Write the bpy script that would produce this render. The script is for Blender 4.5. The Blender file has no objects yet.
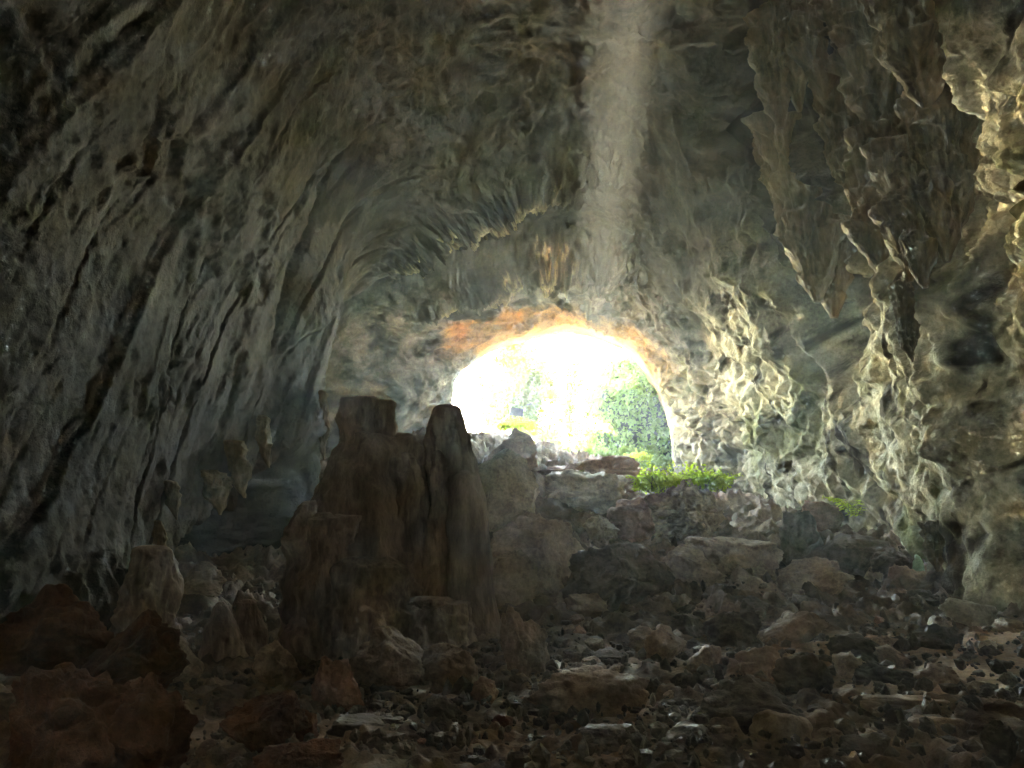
import bpy, math, random
import numpy as np
from mathutils import Vector

random.seed(7)
rng = np.random.default_rng(11)
S = bpy.context.scene
COL = S.collection

# ------------------------------------------------------------------ camera maths
F = 774.0
PITCH = math.radians(12.0)
CAM = np.array([0.0, 0.0, 1.6])
cP, sP = math.cos(PITCH), math.sin(PITCH)
SUN_ELEV = 15.0
SUN_AZ_DX = 0.055          # light travels (dx, 1) in plan


def ray(px, py):
    u = (px - 512.0) / F
    v = (384.0 - py) / F
    return np.array([u, cP - v * sP, sP + v * cP])


def P(px, py, Y):
    d = ray(px, py)
    return CAM + d * (Y / d[1])


def project(p):
    q = p - CAM
    dep = q[:, 1] * cP + q[:, 2] * sP
    up = -q[:, 1] * sP + q[:, 2] * cP
    return 512 + F * q[:, 0] / dep, 384 - F * up / dep, dep


# ------------------------------------------------------------------ noise
_perm = np.random.default_rng(3).permutation(256).astype(np.int32)
_perm = np.concatenate([_perm, _perm, _perm])
_g = np.random.default_rng(4).normal(size=(256, 3)).astype(np.float32)
_g /= np.linalg.norm(_g, axis=1)[:, None]
_jit = np.random.default_rng(5).random((256, 3)).astype(np.float32)


def perlin(p):
    p = np.asarray(p, np.float32)
    i = np.floor(p).astype(np.int32)
    f = p - i
    i &= 255
    u = f * f * f * (f * (f * 6 - 15) + 10)
    out = 0
    for dx in (0, 1):
        wx = u[:, 0] if dx else 1 - u[:, 0]
        a = _perm[(i[:, 0] + dx) & 255]
        for dy in (0, 1):
            wy = u[:, 1] if dy else 1 - u[:, 1]
            b = _perm[a + ((i[:, 1] + dy) & 255)]
            for dz in (0, 1):
                wz = u[:, 2] if dz else 1 - u[:, 2]
                h = _perm[b + ((i[:, 2] + dz) & 255)]
                g = _g[h]
                d = g[:, 0] * (f[:, 0] - dx) + g[:, 1] * (f[:, 1] - dy) + g[:, 2] * (f[:, 2] - dz)
                out = out + wx * wy * wz * d
    return out * 1.5


def fbm(p, octv=4, gain=0.5, lac=2.03, ridged=False):
    p = np.asarray(p, np.float32)
    a, s, out = 1.0, 1.0, 0
    for k in range(octv):
        n = perlin(p * s + 17.3 * k)
        if ridged:
            n = 1 - 2 * np.abs(n) * 1.3
        out = out + a * n
        a *= gain
        s *= lac
    return out


def worley(p):
    p = np.asarray(p, np.float32)
    i = np.floor(p).astype(np.int32)
    f = p - i
    f1 = np.full(len(p), 9.0, np.float32)
    f2 = np.full(len(p), 9.0, np.float32)
    for dx in (-1, 0, 1):
        a = _perm[(i[:, 0] + dx) & 255]
        for dy in (-1, 0, 1):
            b = _perm[a + ((i[:, 1] + dy) & 255)]
            for dz in (-1, 0, 1):
                h = _perm[b + ((i[:, 2] + dz) & 255)]
                j = _jit[h]
                d = np.sqrt((j[:, 0] + dx - f[:, 0]) ** 2 + (j[:, 1] + dy - f[:, 1]) ** 2 + (j[:, 2] + dz - f[:, 2]) ** 2)
                f2 = np.minimum(f2, np.maximum(f1, d))
                f1 = np.minimum(f1, d)
    return f1, f2


def cells(p, seed=0):
    """angular plates: a random height and tilt per cell, and the gap to the next cell"""
    p = np.asarray(p, np.float32)
    i = np.floor(p).astype(np.int32)
    f = p - i
    f1 = np.full(len(p), 9.0, np.float32)
    f2 = np.full(len(p), 9.0, np.float32)
    idx = np.zeros(len(p), np.int32)
    off = np.zeros((len(p), 3), np.float32)
    for dx in (-1, 0, 1):
        a = _perm[(i[:, 0] + dx + seed) & 255]
        for dy in (-1, 0, 1):
            b = _perm[a + ((i[:, 1] + dy) & 255)]
            for dz in (-1, 0, 1):
                h = _perm[b + ((i[:, 2] + dz) & 255)]
                v = _jit[h] + np.array([dx, dy, dz], np.float32) - f
                d = np.sqrt((v * v).sum(1))
                m = d < f1
                f2 = np.where(m, f1, np.minimum(f2, d))
                f1 = np.where(m, d, f1)
                idx = np.where(m, h, idx)
                off = np.where(m[:, None], v, off)
    hgt = _jit[(idx * 7 + 3) & 255, 0] - 0.5 + (off * _g[(idx * 5 + 1) & 255]).sum(1) * 0.6
    return hgt, f2 - f1, f1


def smooth(a, b, x):
    t = np.clip((x - a) / (b - a), 0, 1)
    return t * t * (3 - 2 * t)


# ------------------------------------------------------------------ mesh helpers
def mesh_from(name, v, faces, mat=None, tint=None, shade=True):
    v = np.ascontiguousarray(v, np.float32)
    faces = np.ascontiguousarray(faces, np.int32)
    n, k = faces.shape
    m = bpy.data.meshes.new(name)
    m.vertices.add(len(v))
    m.vertices.foreach_set('co', v.ravel())
    m.loops.add(n * k)
    m.loops.foreach_set('vertex_index', faces.ravel())
    m.polygons.add(n)
    m.polygons.foreach_set('loop_start', np.arange(0, n * k, k, dtype=np.int32))
    m.polygons.foreach_set('loop_total', np.full(n, k, np.int32))
    m.update(calc_edges=True)
    m.polygons.foreach_set('use_smooth', np.full(n, shade, bool))
    if tint is not None:
        a = m.attributes.new('tint', 'FLOAT_COLOR', 'POINT')
        c = np.ones((len(v), 4), np.float32)
        c[:, :3] = tint
        a.data.foreach_set('color', c.ravel())
    if mat is not None:
        m.materials.append(mat)
    return m


def link(name, mesh, parent=None, loc=None):
    o = bpy.data.objects.new(name, mesh)
    COL.objects.link(o)
    if loc is not None:
        o.location = loc
    if parent is not None:
        o.parent = parent
    return o


def tag(o, label, cat, group=None):
    o['label'] = label
    o['category'] = cat
    if group:
        o['group'] = group
    return o


def struct(o, kind='structure'):
    o['kind'] = kind
    return o


def grid_faces(nr, nc, wrap=False):
    r = np.arange(nr - 1)[:, None]
    c = np.arange(nc if wrap else nc - 1)[None, :]
    c2 = (c + 1) % nc
    return np.stack([r * nc + c, r * nc + c2, (r + 1) * nc + c2, (r + 1) * nc + c], -1).reshape(-1, 4)


_ico = {}


def icosphere(sub):
    if sub in _ico:
        return _ico[sub]
    import bmesh
    bm = bmesh.new()
    bmesh.ops.create_icosphere(bm, subdivisions=sub, radius=1.0)
    v = np.array([x.co[:] for x in bm.verts], np.float32)
    f = np.array([[x.index for x in q.verts] for q in bm.faces], np.int32)
    bm.free()
    _ico[sub] = (v, f)
    return v, f


# ------------------------------------------------------------------ materials
def nodes_of(mat):
    mat.use_nodes = True
    nt = mat.node_tree
    nt.nodes.clear()
    return nt, nt.nodes, nt.links


def rock_material(name, dark, light, scale=2.0, bump=0.5, rough=0.85, use_tint=False, contrast=(0.3, 0.7), stretch=(1, 1, 1),
                  spec=0.3, fine=9.0, bump_dist=0.08, vary=0.0):
    m = bpy.data.materials.new(name)
    nt, N, L = nodes_of(m)
    out = N.new('ShaderNodeOutputMaterial')
    b = N.new('ShaderNodeBsdfPrincipled')
    L.new(b.outputs[0], out.inputs[0])
    tc = N.new('ShaderNodeTexCoord')
    mp = N.new('ShaderNodeMapping')
    mp.inputs['Scale'].default_value = stretch
    L.new(tc.outputs['Object'], mp.inputs[0])
    vec = mp.outputs[0]
    if vary:
        oi = N.new('ShaderNodeObjectInfo')
        ad = N.new('ShaderNodeVectorMath')
        ad.operation = 'MULTIPLY_ADD'
        ad.inputs[1].default_value = (37, 37, 37)
        L.new(oi.outputs['Random'], ad.inputs[0])
        L.new(vec, ad.inputs[2])
        vec = ad.outputs[0]
    n1 = N.new('ShaderNodeTexNoise')
    n1.inputs['Scale'].default_value = scale
    n1.inputs['Detail'].default_value = 7
    n1.inputs['Roughness'].default_value = 0.65
    L.new(vec, n1.inputs['Vector'])
    ramp = N.new('ShaderNodeValToRGB')
    ramp.color_ramp.elements[0].position = contrast[0]
    ramp.color_ramp.elements[1].position = contrast[1]
    ramp.color_ramp.elements[0].color = (*dark, 1)
    ramp.color_ramp.elements[1].color = (*light, 1)
    L.new(n1.outputs['Fac'], ramp.inputs[0])
    col = ramp.outputs[0]
    n2 = N.new('ShaderNodeTexNoise')
    n2.inputs['Scale'].default_value = fine
    n2.inputs['Detail'].default_value = 5
    n2.inputs['Roughness'].default_value = 0.7
    L.new(vec, n2.inputs['Vector'])
    mr = N.new('ShaderNodeMapRange')
    mr.inputs[1].default_value = 0.3
    mr.inputs[2].default_value = 0.7
    mr.inputs[3].default_value = 0.6
    mr.inputs[4].default_value = 1.35
    L.new(n2.outputs['Fac'], mr.inputs[0])
    mul = N.new('ShaderNodeMix')
    mul.data_type = 'RGBA'
    mul.blend_type = 'MULTIPLY'
    mul.inputs[0].default_value = 1
    L.new(col, mul.inputs[6])
    L.new(mr.outputs[0], mul.inputs[7])
    col = mul.outputs[2]
    if use_tint:
        at = N.new('ShaderNodeAttribute')
        at.attribute_name = 'tint'
        m2 = N.new('ShaderNodeMix')
        m2.data_type = 'RGBA'
        m2.blend_type = 'MULTIPLY'
        m2.inputs[0].default_value = 1
        L.new(col, m2.inputs[6])
        L.new(at.outputs['Color'], m2.inputs[7])
        col = m2.outputs[2]
    L.new(col, b.inputs['Base Color'])
    b.inputs['Roughness'].default_value = rough
    b.inputs['Specular IOR Level'].default_value = spec
    if bump:
        mx = N.new('ShaderNodeMath')
        mx.operation = 'ADD'
        L.new(n2.outputs['Fac'], mx.inputs[0])
        L.new(n1.outputs['Fac'], mx.inputs[1])
        bp = N.new('ShaderNodeBump')
        bp.inputs['Strength'].default_value = bump
        bp.inputs['Distance'].default_value = bump_dist
        L.new(mx.outputs[0], bp.inputs['Height'])
        L.new(bp.outputs[0], b.inputs['Normal'])
    return m


def leaf_material(name, a, c, trans=0.35):
    m = bpy.data.materials.new(name)
    nt, N, L = nodes_of(m)
    out = N.new('ShaderNodeOutputMaterial')
    d = N.new('ShaderNodeBsdfPrincipled')
    t = N.new('ShaderNodeBsdfTranslucent')
    mix = N.new('ShaderNodeMixShader')
    mix.inputs[0].default_value = trans
    geo = N.new('ShaderNodeNewGeometry')
    ramp = N.new('ShaderNodeValToRGB')
    ramp.color_ramp.elements[0].color = (*a, 1)
    ramp.color_ramp.elements[1].color = (*c, 1)
    L.new(geo.outputs['Random Per Island'], ramp.inputs[0])
    L.new(ramp.outputs[0], d.inputs['Base Color'])
    L.new(ramp.outputs[0], t.inputs['Color'])
    d.inputs['Roughness'].default_value = 0.6
    L.new(d.outputs[0], mix.inputs[1])
    L.new(t.outputs[0], mix.inputs[2])
    L.new(mix.outputs[0], out.inputs[0])
    return m


M = {}
M['wall'] = rock_material('cave rock', (0.55, 0.55, 0.55), (1.3, 1.27, 1.2), 0.9, 0.85, 0.92, True, spec=0.15, fine=7.0, bump_dist=0.12)
M['floor'] = rock_material('muddy floor', (0.55, 0.55, 0.55), (1.3, 1.25, 1.2), 1.6, 0.6, 0.82, True, fine=11, bump_dist=0.06, spec=0.25)
M['flow'] = rock_material('flowstone', (0.17, 0.125, 0.108), (0.50, 0.37, 0.315), 1.6, 0.8, 0.7, stretch=(1, 1, 0.3), fine=6, bump_dist=0.1)
M['drip'] = rock_material('dripstone', (0.075, 0.05, 0.03), (0.26, 0.19, 0.115), 1.2, 0.8, 0.75, stretch=(1, 1, 0.25), fine=6, bump_dist=0.12)
M['dark'] = rock_material('dark wet rock', (0.06, 0.05, 0.046), (0.22, 0.18, 0.155), 2.0, 0.7, 0.7, spec=0.3, vary=1)
M['brown'] = rock_material('brown rock', (0.17, 0.118, 0.088), (0.52, 0.37, 0.28), 1.8, 0.7, 0.6, spec=0.4, vary=1)
M['tan'] = rock_material('tan rock', (0.20, 0.145, 0.10), (0.46, 0.36, 0.26), 1.8, 0.6, 0.65, vary=1)
M['red'] = rock_material('reddish rock', (0.18, 0.095, 0.07), (0.48, 0.27, 0.20), 1.6, 0.7, 0.7, vary=1)
M['rust'] = rock_material('rusty clay rock', (0.07, 0.031, 0.019), (0.21, 0.096, 0.055), 1.3, 0.8, 0.7, vary=1)
M['pale'] = rock_material('pale limestone', (0.40, 0.36, 0.28), (0.70, 0.66, 0.55), 2.2, 0.6, 0.7, vary=1)
M['greenstone'] = rock_material('algae stone', (0.2, 0.34, 0.24), (0.42, 0.6, 0.46), 3, 0.5, 0.7)
M['mossrock'] = rock_material('mossy rock', (0.02, 0.035, 0.012), (0.06, 0.085, 0.03), 2.0, 0.6, 0.9)
M['bark'] = rock_material('bark', (0.09, 0.06, 0.04), (0.22, 0.16, 0.11), 6, 0.6, 0.9, stretch=(1, 1, 0.2))
M['board'] = rock_material('painted board', (0.07, 0.05, 0.06), (0.12, 0.09, 0.10), 4, 0.1, 0.6)
M['fern'] = leaf_material('fern leaf', (0.38, 0.54, 0.035), (0.54, 0.68, 0.06), 0.75)
M['tree'] = leaf_material('tree leaf', (0.17, 0.22, 0.02), (0.30, 0.33, 0.035), 0.6)
M['vine'] = leaf_material('vine leaf', (0.15, 0.34, 0.05), (0.27, 0.46, 0.09), 0.5)
M['bush'] = leaf_material('bush leaf', (0.12, 0.22, 0.035), (0.22, 0.33, 0.06), 0.5)

# ------------------------------------------------------------------ cave floor heights
ctrl = []
for px, py, Y in [(512, 768, 6.3), (100, 768, 6.3), (950, 768, 6.3), (800, 700, 8.2), (300, 705, 8.6), (600, 640, 14.5),
                  (850, 640, 14), (1024, 617, 16.5), (960, 592, 21), (700, 602, 20), (560, 595, 19.5), (860, 545, 28),
                  (760, 565, 25), (640, 565, 25), (560, 565, 24), (740, 503, 38), (860, 522, 31), (540, 505, 33),
                  (640, 528, 32), (520, 455, 40), (460, 432, 44), (600, 462, 45), (640, 486, 43), (690, 500, 40),
                  (400, 655, 16.5), (300, 645, 17), (200, 665, 15), (60, 690, 10), (250, 600, 22)]:
    p = P(px, py, Y)
    ctrl.append((p[0], p[1], p[2]))
ctrl += [(-12, 20, 0.6), (-13, 28, 2.0), (-7, 35, 4.2), (-12, 40, 5.5), (0, 50, 7.0), (12, 50, 6.0), (-12, 50, 6.5), (0, 60, 4.5), (16, 30, 3),
         (16, 12, 0.5), (-14, 10, 0.2), (0, 0, 0), (10, 0, 0), (-10, 0, 0), (0, -15, 0), (14, -20, 0), (-14, -20, 0), (14, 62, 4), (-14, 62, 4)]
ctrl = np.array(ctrl)


def _tps(r2):
    return 0.5 * r2 * np.log(r2 + 1e-9)


_n = len(ctrl)
_A = np.zeros((_n + 3, _n + 3))
_d2 = ((ctrl[:, None, :2] - ctrl[None, :, :2]) ** 2).sum(-1)
_A[:_n, :_n] = _tps(_d2) + np.eye(_n) * 1.5
_A[:_n, _n] = 1
_A[:_n, _n + 1:] = ctrl[:, :2]
_A[_n, :_n] = 1
_A[_n + 1:, :_n] = ctrl[:, :2].T
_w = np.linalg.solve(_A, np.concatenate([ctrl[:, 2], [0, 0, 0]]))


def zfloor(x, y):
    x = np.asarray(x, float)
    y = np.asarray(y, float)
    xc = np.clip(x, -17, 17)
    yc = np.clip(y, -22, 63)
    d2 = (xc.ravel()[:, None] - ctrl[None, :, 0]) ** 2 + (yc.ravel()[:, None] - ctrl[None, :, 1]) ** 2
    z = _tps(d2) @ _w[:_n] + _w[_n] + _w[_n + 1] * xc.ravel() + _w[_n + 2] * yc.ravel()
    return z.reshape(x.shape)


def ground_at(px, py, ymin=4.0, ymax=60.0):
    d = ray(px, py)
    ys = np.linspace(ymin, ymax, 1500)
    pts = CAM[None] + d[None] * (ys / d[1])[:, None]
    below = pts[:, 2] <= zfloor(pts[:, 0], pts[:, 1])
    k = int(np.argmax(below)) if below.any() else -1
    return pts[k]


# floor mesh: fine inside the cave, coarse outside
def build_floor():
    u = np.linspace(0, 1, 760)
    ys = 3.2 * (52.0 / 3.2) ** u
    v = np.linspace(-1, 1, 640)
    half = 6.0 + 12.0 * smooth(3, 18, ys)
    X = v[None, :] * half[:, None]
    Y = np.repeat(ys[:, None], len(v), 1)
    x, y = X.ravel(), Y.ravel()
    z = np.concatenate([zfloor(x[i:i + 40000], y[i:i + 40000]) for i in range(0, len(x), 40000)])
    p3 = np.stack([x, y, z], 1)
    slope = smooth(9, 24, y)
    mudflat = smooth(2.0, 5.0, x) * smooth(7.5, 9.5, y) * (1 - smooth(13, 16, y))
    big = fbm(p3 * 0.35, 3) * (0.10 + 0.3 * slope)
    wq = 0.3 * np.stack([fbm(p3 * 1.3, 3), fbm(p3 * 1.3 + 20, 3), fbm(p3 * 1.3 + 50, 3)], 1)
    h1, g1, d1 = cells(p3 * np.array([0.8, 0.75, 0.8]) + wq)
    h2, g2, d2 = cells(p3 * np.array([2.0, 1.7, 1.9]) + wq, 9)
    h3, g3, d3 = cells(p3 * np.array([5.2, 4.2, 5.0]) + wq, 23)
    rub = (np.clip(h1, -0.15, 0.55) * smooth(0.0, 0.22, g1)) * (0.14 + 0.6 * slope)
    rub2 = (np.clip(h2, -0.1, 0.5) * smooth(0.0, 0.25, g2)) * (0.20 + 0.2 * slope)
    rub3 = (np.clip(h3, -0.05, 1) * smooth(0.0, 0.3, g3)) * (0.11 + 0.08 * slope)
    fine = fbm(p3 * 4.3, 5, 0.6) * (0.035 + 0.03 * slope)
    damp = 1 - 0.8 * mudflat
    z = z + big + (rub + rub2 + rub3 + fine) * damp
    v3 = np.stack([x, y, z], 1)
    n = fbm(p3 * 0.5 + 9, 4)
    dark = np.array([0.10, 0.073, 0.058])
    mud = np.array([0.30, 0.19, 0.12])
    stone = np.array([0.29, 0.22, 0.175])
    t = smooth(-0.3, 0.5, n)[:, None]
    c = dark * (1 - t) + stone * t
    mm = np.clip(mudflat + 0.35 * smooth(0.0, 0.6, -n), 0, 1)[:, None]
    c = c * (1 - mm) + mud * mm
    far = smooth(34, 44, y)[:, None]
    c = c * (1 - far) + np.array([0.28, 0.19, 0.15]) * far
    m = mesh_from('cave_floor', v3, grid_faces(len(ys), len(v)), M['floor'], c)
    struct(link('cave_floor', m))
    # surrounding ground: one coarse sheet a little lower under the cave, level with it outside
    gx = np.concatenate([np.linspace(-120, -20, 12)[:-1], np.linspace(-20, 20, 41), np.linspace(20, 120, 12)[1:]])
    gy = np.concatenate([np.linspace(-120, -25, 10)[:-1], np.linspace(-25, 66, 92), np.linspace(66, 140, 10)[1:]])
    XX, YY = np.meshgrid(gx, gy)
    zz = zfloor(XX, YY)
    inside = (np.abs(XX) < 19) & (YY > 2) & (YY < 53)
    zz = zz - np.where(inside, 0.9, 0.0)
    zz = zz + np.where(YY < 2.5, 0.06 * np.sin(XX * 1.3) * np.cos(YY * 1.1), 0)
    vv = np.stack([XX.ravel(), YY.ravel(), zz.ravel()], 1)
    cc = np.tile(np.array([[0.26, 0.20, 0.14]]), (len(vv), 1))
    struct(link('ground', mesh_from('ground', vv, grid_faces(len(gy), len(gx)), M['floor'], cc)))


build_floor()

# ------------------------------------------------------------------ cave shell: loft of cross sections
K = 17


def st(Y, pts):
    return [P(a, b, Y) if not isinstance(a, tuple) else np.array([a[0], Y, a[1]]) for a, b in pts]


def W(x, z):
    return ((x, z), None)


stations = []
# each: left below floor, recess low, recess top, rim, wall low, wall mid, wall high, shoulder, ceiling L, ceiling C, ceiling R, shoulder R, upper R, mid R, low R, base R, below R
stations.append((-24.6, [W(0, -4)] * K))
stations.append((-24, [W(-2, -3), W(-3, 0), W(-3, 1), W(-3, 2), W(-3, 4), W(-3, 6), W(-2.5, 8), W(-2, 9), W(-1, 10), W(0, 10), W(1, 10), W(2, 9), W(2.5, 8), W(3, 6), W(3, 4), W(3, 1), W(2, -3)]))
stations.append((-20, [W(-9, -3), W(-10, 0), W(-10, 1.5), W(-10, 3), W(-10, 6), W(-10, 9), W(-9, 13), W(-7, 17), W(-4, 19), W(0, 20), W(4, 19), W(7, 17), W(9, 13), W(10, 9), W(10, 6), W(10, 1), W(9, -3)]))
stations.append((-8, [W(-11, -3), W(-12, 0), W(-12, 1.5), W(-12, 3), W(-12, 6), W(-12, 9), W(-11, 13), W(-8, 18), W(-4, 21.5), W(0, 22), W(4, 21.5), W(8, 18), W(11, 13), W(12, 9), W(12, 5), W(11.5, 1), W(11, -3)]))
stations.append((3, [W(-11, -3), W(-12, 0), W(-11.5, 1.2), W(-10.5, 2.2), W(-10.5, 5), W(-10, 9), W(-9, 13.5), W(-7, 18), W(-3.5, 21.5), W(1, 22.3), W(5, 21.8), W(8.5, 18.5), W(10.5, 13.5), W(11, 9), W(11, 5), W(10.8, 1), W(10.5, -3)]))
stations.append((10, [W(-11.5, -3), W(-12, 0.2), W(-11.2, 0.9), W(-9.6, 1.0), (-190, 500), (-120, 330), (-20, 130), (100, -90), (300, -400), (560, -600), (850, -480), (1030, -250), (1130, 0), (1200, 250), (1240, 480), (1290, 720), W(9.6, -3)]))
stations.append((16, [W(-13, -3), W(-13.5, 0.0), W(-12.2, 1.2), (92, 602), (85, 510), (115, 370), (165, 205), (230, 40), (330, -140), (520, -270), (700, -250), (850, -120), (915, 40), (962, 180), (995, 330), (1030, 500), W(10.9, -3)]))
stations.append((22, [W(-19.5, -3), W(-20, 0.8), W(-16, 2.6), (178, 540), (190, 440), (225, 320), (270, 210), (315, 110), (385, 0), (520, -75), (660, -60), (745, -10), (800, 80), (845, 200), (893, 330), (937, 470), W(13.6, -3)]))
stations.append((25, [W(-17, -3), W(-17.5, 1.3), W(-14, 3), (250, 474), (253, 430), (272, 335), (303, 235), (343, 142), (408, 52), (530, -8), (650, 5), (722, 58), (776, 150), (826, 264), (872, 382), (911, 500), W(13.9, -2.5)]))
stations.append((28, [W(-8.4, -2), W(-7.8, 1.2), W(-7.2, 2.6), (322, 418), (318, 392), (322, 345), (338, 260), (370, 175), (430, 105), (540, 50), (640, 60), (700, 120), (750, 215), (805, 325), (850, 430), (884, 530), W(14.2, -2)]))
stations.append((34, [W(-12, -1), W(-12, 1), W(-11, 2), W(-8.9, 2.4), (308, 410), (318, 335), (365, 285), (415, 252), (462, 222), (520, 196), (600, 196), (665, 232), (715, 300), (755, 370), (782, 440), (805, 512), W(13.2, -1)]))
stations.append((38.4, [W(-11.2, -0.2), W(-11.2, 1), W(-10.7, 2), W(-9.8, 2.8), (316, 389), (332, 333), (362, 280), (410, 243), (474, 224), (545, 214), (614, 236), (662, 280), (707, 336), (735, 393), (752, 448), (768, 507), W(12.3, 0)]))
stations.append((39.5, [W(-11, 0), W(-11, 1), W(-10.5, 2), W(-10.2, 3), (318, 385), (338, 335), (372, 308), (420, 297), (480, 284), (545, 268), (610, 272), (665, 300), (705, 345), (730, 400), (745, 450), (758, 505), W(12, 0)]))
stations.append((43.5, [W(-8, 1), W(-8, 5), W(-7, 7), (415, 425), (425, 395), (428, 365), (442, 340), (475, 322), (515, 310), (560, 307), (605, 314), (640, 330), (668, 362), (684, 405), (692, 450), (705, 500), W(11, 1)]))
stations.append((46, [W(-5.5, 2), W(-5, 6), W(-4.6, 7), (452, 412), (452, 390), (460, 371), (480, 355), (505, 341), (538, 331), (575, 326), (608, 334), (634, 350), (655, 378), (667, 410), (672, 440), (680, 495), W(10.5, 2)]))
MC = P(570, 400, 47)
m46 = st(*stations[-1])
raw = []
for Y, pts in stations:
    raw.append(np.array(st(Y, pts)))
for dy, sc in ((1.5, 1.06), (2.8, 1.11), (4.2, 1.18), (5.2, 2.4), (6.2, 4.4)):  # unseen overhang and cliff outside, shaped to shade the plants
    q = (np.array(m46) - MC) * sc + MC
    q[:, 1] = 46 + dy
    raw.append(q)
NET = np.stack(raw)                       # (stations, K, 3)


def catmull(a, t_old, t_new):
    """monotone-ish cubic (finite difference tangents, limited) along axis 0"""
    d = np.diff(a, axis=0) / np.diff(t_old).reshape(-1, *([1] * (a.ndim - 1)))
    m = np.zeros_like(a)
    m[1:-1] = 0.5 * (d[1:] + d[:-1])
    lim = 2.0 * np.minimum(np.abs(d[1:]), np.abs(d[:-1])) * (np.sign(d[1:]) == np.sign(d[:-1]))
    m[1:-1] = np.sign(m[1:-1]) * np.minimum(np.abs(m[1:-1]), np.maximum(lim, 0.25 * np.abs(m[1:-1])))
    m[0], m[-1] = d[0], d[-1]
    i = np.clip(np.searchsorted(t_old, t_new, side='right') - 1, 0, len(t_old) - 2)
    h = (t_old[i + 1] - t_old[i])
    s = (t_new - t_old[i]) / h
    sh = (-1,) + (1,) * (a.ndim - 1)
    s, h = s.reshape(sh), h.reshape(sh)
    return ((2 * s ** 3 - 3 * s ** 2 + 1) * a[i] + (s ** 3 - 2 * s ** 2 + s) * h * m[i]
            + (-2 * s ** 3 + 3 * s ** 2) * a[i + 1] + (s ** 3 - s ** 2) * h * m[i + 1])


sy = np.array([r[:, 1].mean() for r in raw])
ynew = np.concatenate([np.linspace(-24.6, 6, 64)[:-1], np.linspace(6, 9, 26)[:-1], np.linspace(9, 48.4, 620)[:-1], np.linspace(48.4, 52.2, 24)])
A1 = catmull(NET, sy, ynew)               # rings x K x 3
kn = np.concatenate([np.linspace(0, 3, 90)[:-1], np.linspace(3, 15.6, 860)[:-1], np.linspace(15.6, 16, 12)])
A2 = catmull(np.swapaxes(A1, 0, 1), np.arange(K).astype(float), kn)   # k x rings x 3
SH = np.swapaxes(A2, 0, 1).copy()         # rings x k x 3
NR, NK = SH.shape[:2]
YY = np.repeat(ynew[:, None], NK, 1).ravel()
KK = np.repeat(kn[None, :], NR, 0).ravel()
base = SH.reshape(-1, 3)


def grid_normals(G):
    du = np.gradient(G, axis=0)
    dv = np.gradient(G, axis=1)
    n = np.cross(du, dv)
    n /= np.linalg.norm(n, axis=-1)[..., None] + 1e-9
    return n


nrm = grid_normals(SH).reshape(-1, 3)
cen = np.stack([np.zeros_like(YY), YY, np.full_like(YY, 8.0)], 1)
flip = np.sign(((cen - base) * nrm).sum(1))
if np.mean(flip) < 0:
    nrm = -nrm                            # nrm points into the cave

left = 1 - smooth(7.0, 8.6, KK)
leftwall = left * smooth(2.8, 3.4, KK)
right = smooth(10.2, 11.2, KK)
ceil_ = (1 - left) * (1 - right)
vis = smooth(5, 9, YY)
mouth = smooth(37.5, 41, YY)
drape = smooth(10.4, 11.2, KK) * (1 - smooth(13.3, 13.9, KK)) * smooth(14.5, 18, YY) * (1 - smooth(27, 31, YY))
crust = smooth(12.6, 13.6, KK) * right + right * smooth(26, 33, YY) * smooth(11.5, 12.5, KK)
crust = np.clip(np.maximum(crust, smooth(11.6, 12.6, KK) * (1 - smooth(16.5, 18.5, YY))), 0, 1) * smooth(8, 11, YY)

# strata run round the cross-section on the left, so they read as slanting lines
jit0 = np.stack([fbm(base * 1.2 + 100, 4), fbm(base * 1.2 + 130, 4), fbm(base * 1.2 + 160, 4)], 1)
warp = np.stack([fbm(base * 0.16, 3), fbm(base * 0.16 + 40, 3), fbm(base * 0.16 + 80, 3)], 1)
pw = base + 1.3 * warp
sA = np.stack([(YY - 0.95 * KK) * 0.62 + 0.9 * warp[:, 0], KK * 0.35, warp[:, 1] * 0.6], 1)
strata = fbm(sA, 5, 0.55, ridged=True)
sB = np.stack([(YY - 0.95 * KK) * 2.3 + 1.4 * warp[:, 1], KK * 1.3, base[:, 2] * 0.1], 1)
strata2 = fbm(sB, 4, 0.6)
stepn = np.abs(((YY * 0.42 + 0.36 * KK + 0.8 * warp[:, 0]) % 1.0) - 0.15)      # ledges
ledge = smooth(0.0, 0.35, ((YY * 0.36 + 0.33 * KK + 0.9 * warp[:, 0] + 0.25 * warp[:, 2]) % 1.0))
lump4 = fbm(pw * 0.28, 4)
lump2 = fbm(base * 0.17 + 0.15 * warp, 2)
lump = lump2 + (lump4 - lump2) * np.clip(right * smooth(10.6, 11.6, KK), 0, 1)
wl = perlin(base * 0.07 + 5)
wl2 = perlin(base * 0.09 + 25)
mid = fbm(pw * 0.9, 5, 0.55)
pit1, pit2 = worley(pw * 0.75)
pitf, _ = worley(pw * 2.1 + 0.3 * warp)
flu = np.stack([pw[:, 0] * 0.55, pw[:, 1] * 0.85, base[:, 2] * 0.12], 1)
flute = fbm(flu, 4, 0.55, ridged=True)
flu2 = np.stack([pw[:, 0] * 1.7, pw[:, 1] * 2.6, base[:, 2] * 0.35 + 3], 1)
flute2 = fbm(flu2, 4, 0.6)
rag = fbm(pw * np.array([1.3, 1.5, 0.9]) + 5, 5, 0.62, ridged=True)
ribs = np.stack([YY * 0.42 - 0.35 * (KK - 12), base[:, 2] * 0.10, warp[:, 1] * 0.5], 1)
rib = fbm(ribs, 3, 0.55, ridged=True)
tnr = fbm(base * 0.6 + 60, 3)
def saw(ph, steep=0.14):
    f = ph % 1.0
    return np.where(f < steep, f / steep, (1 - f) / (1 - steep))
SR = YY + 3.6 * (KK - 13)
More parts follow.
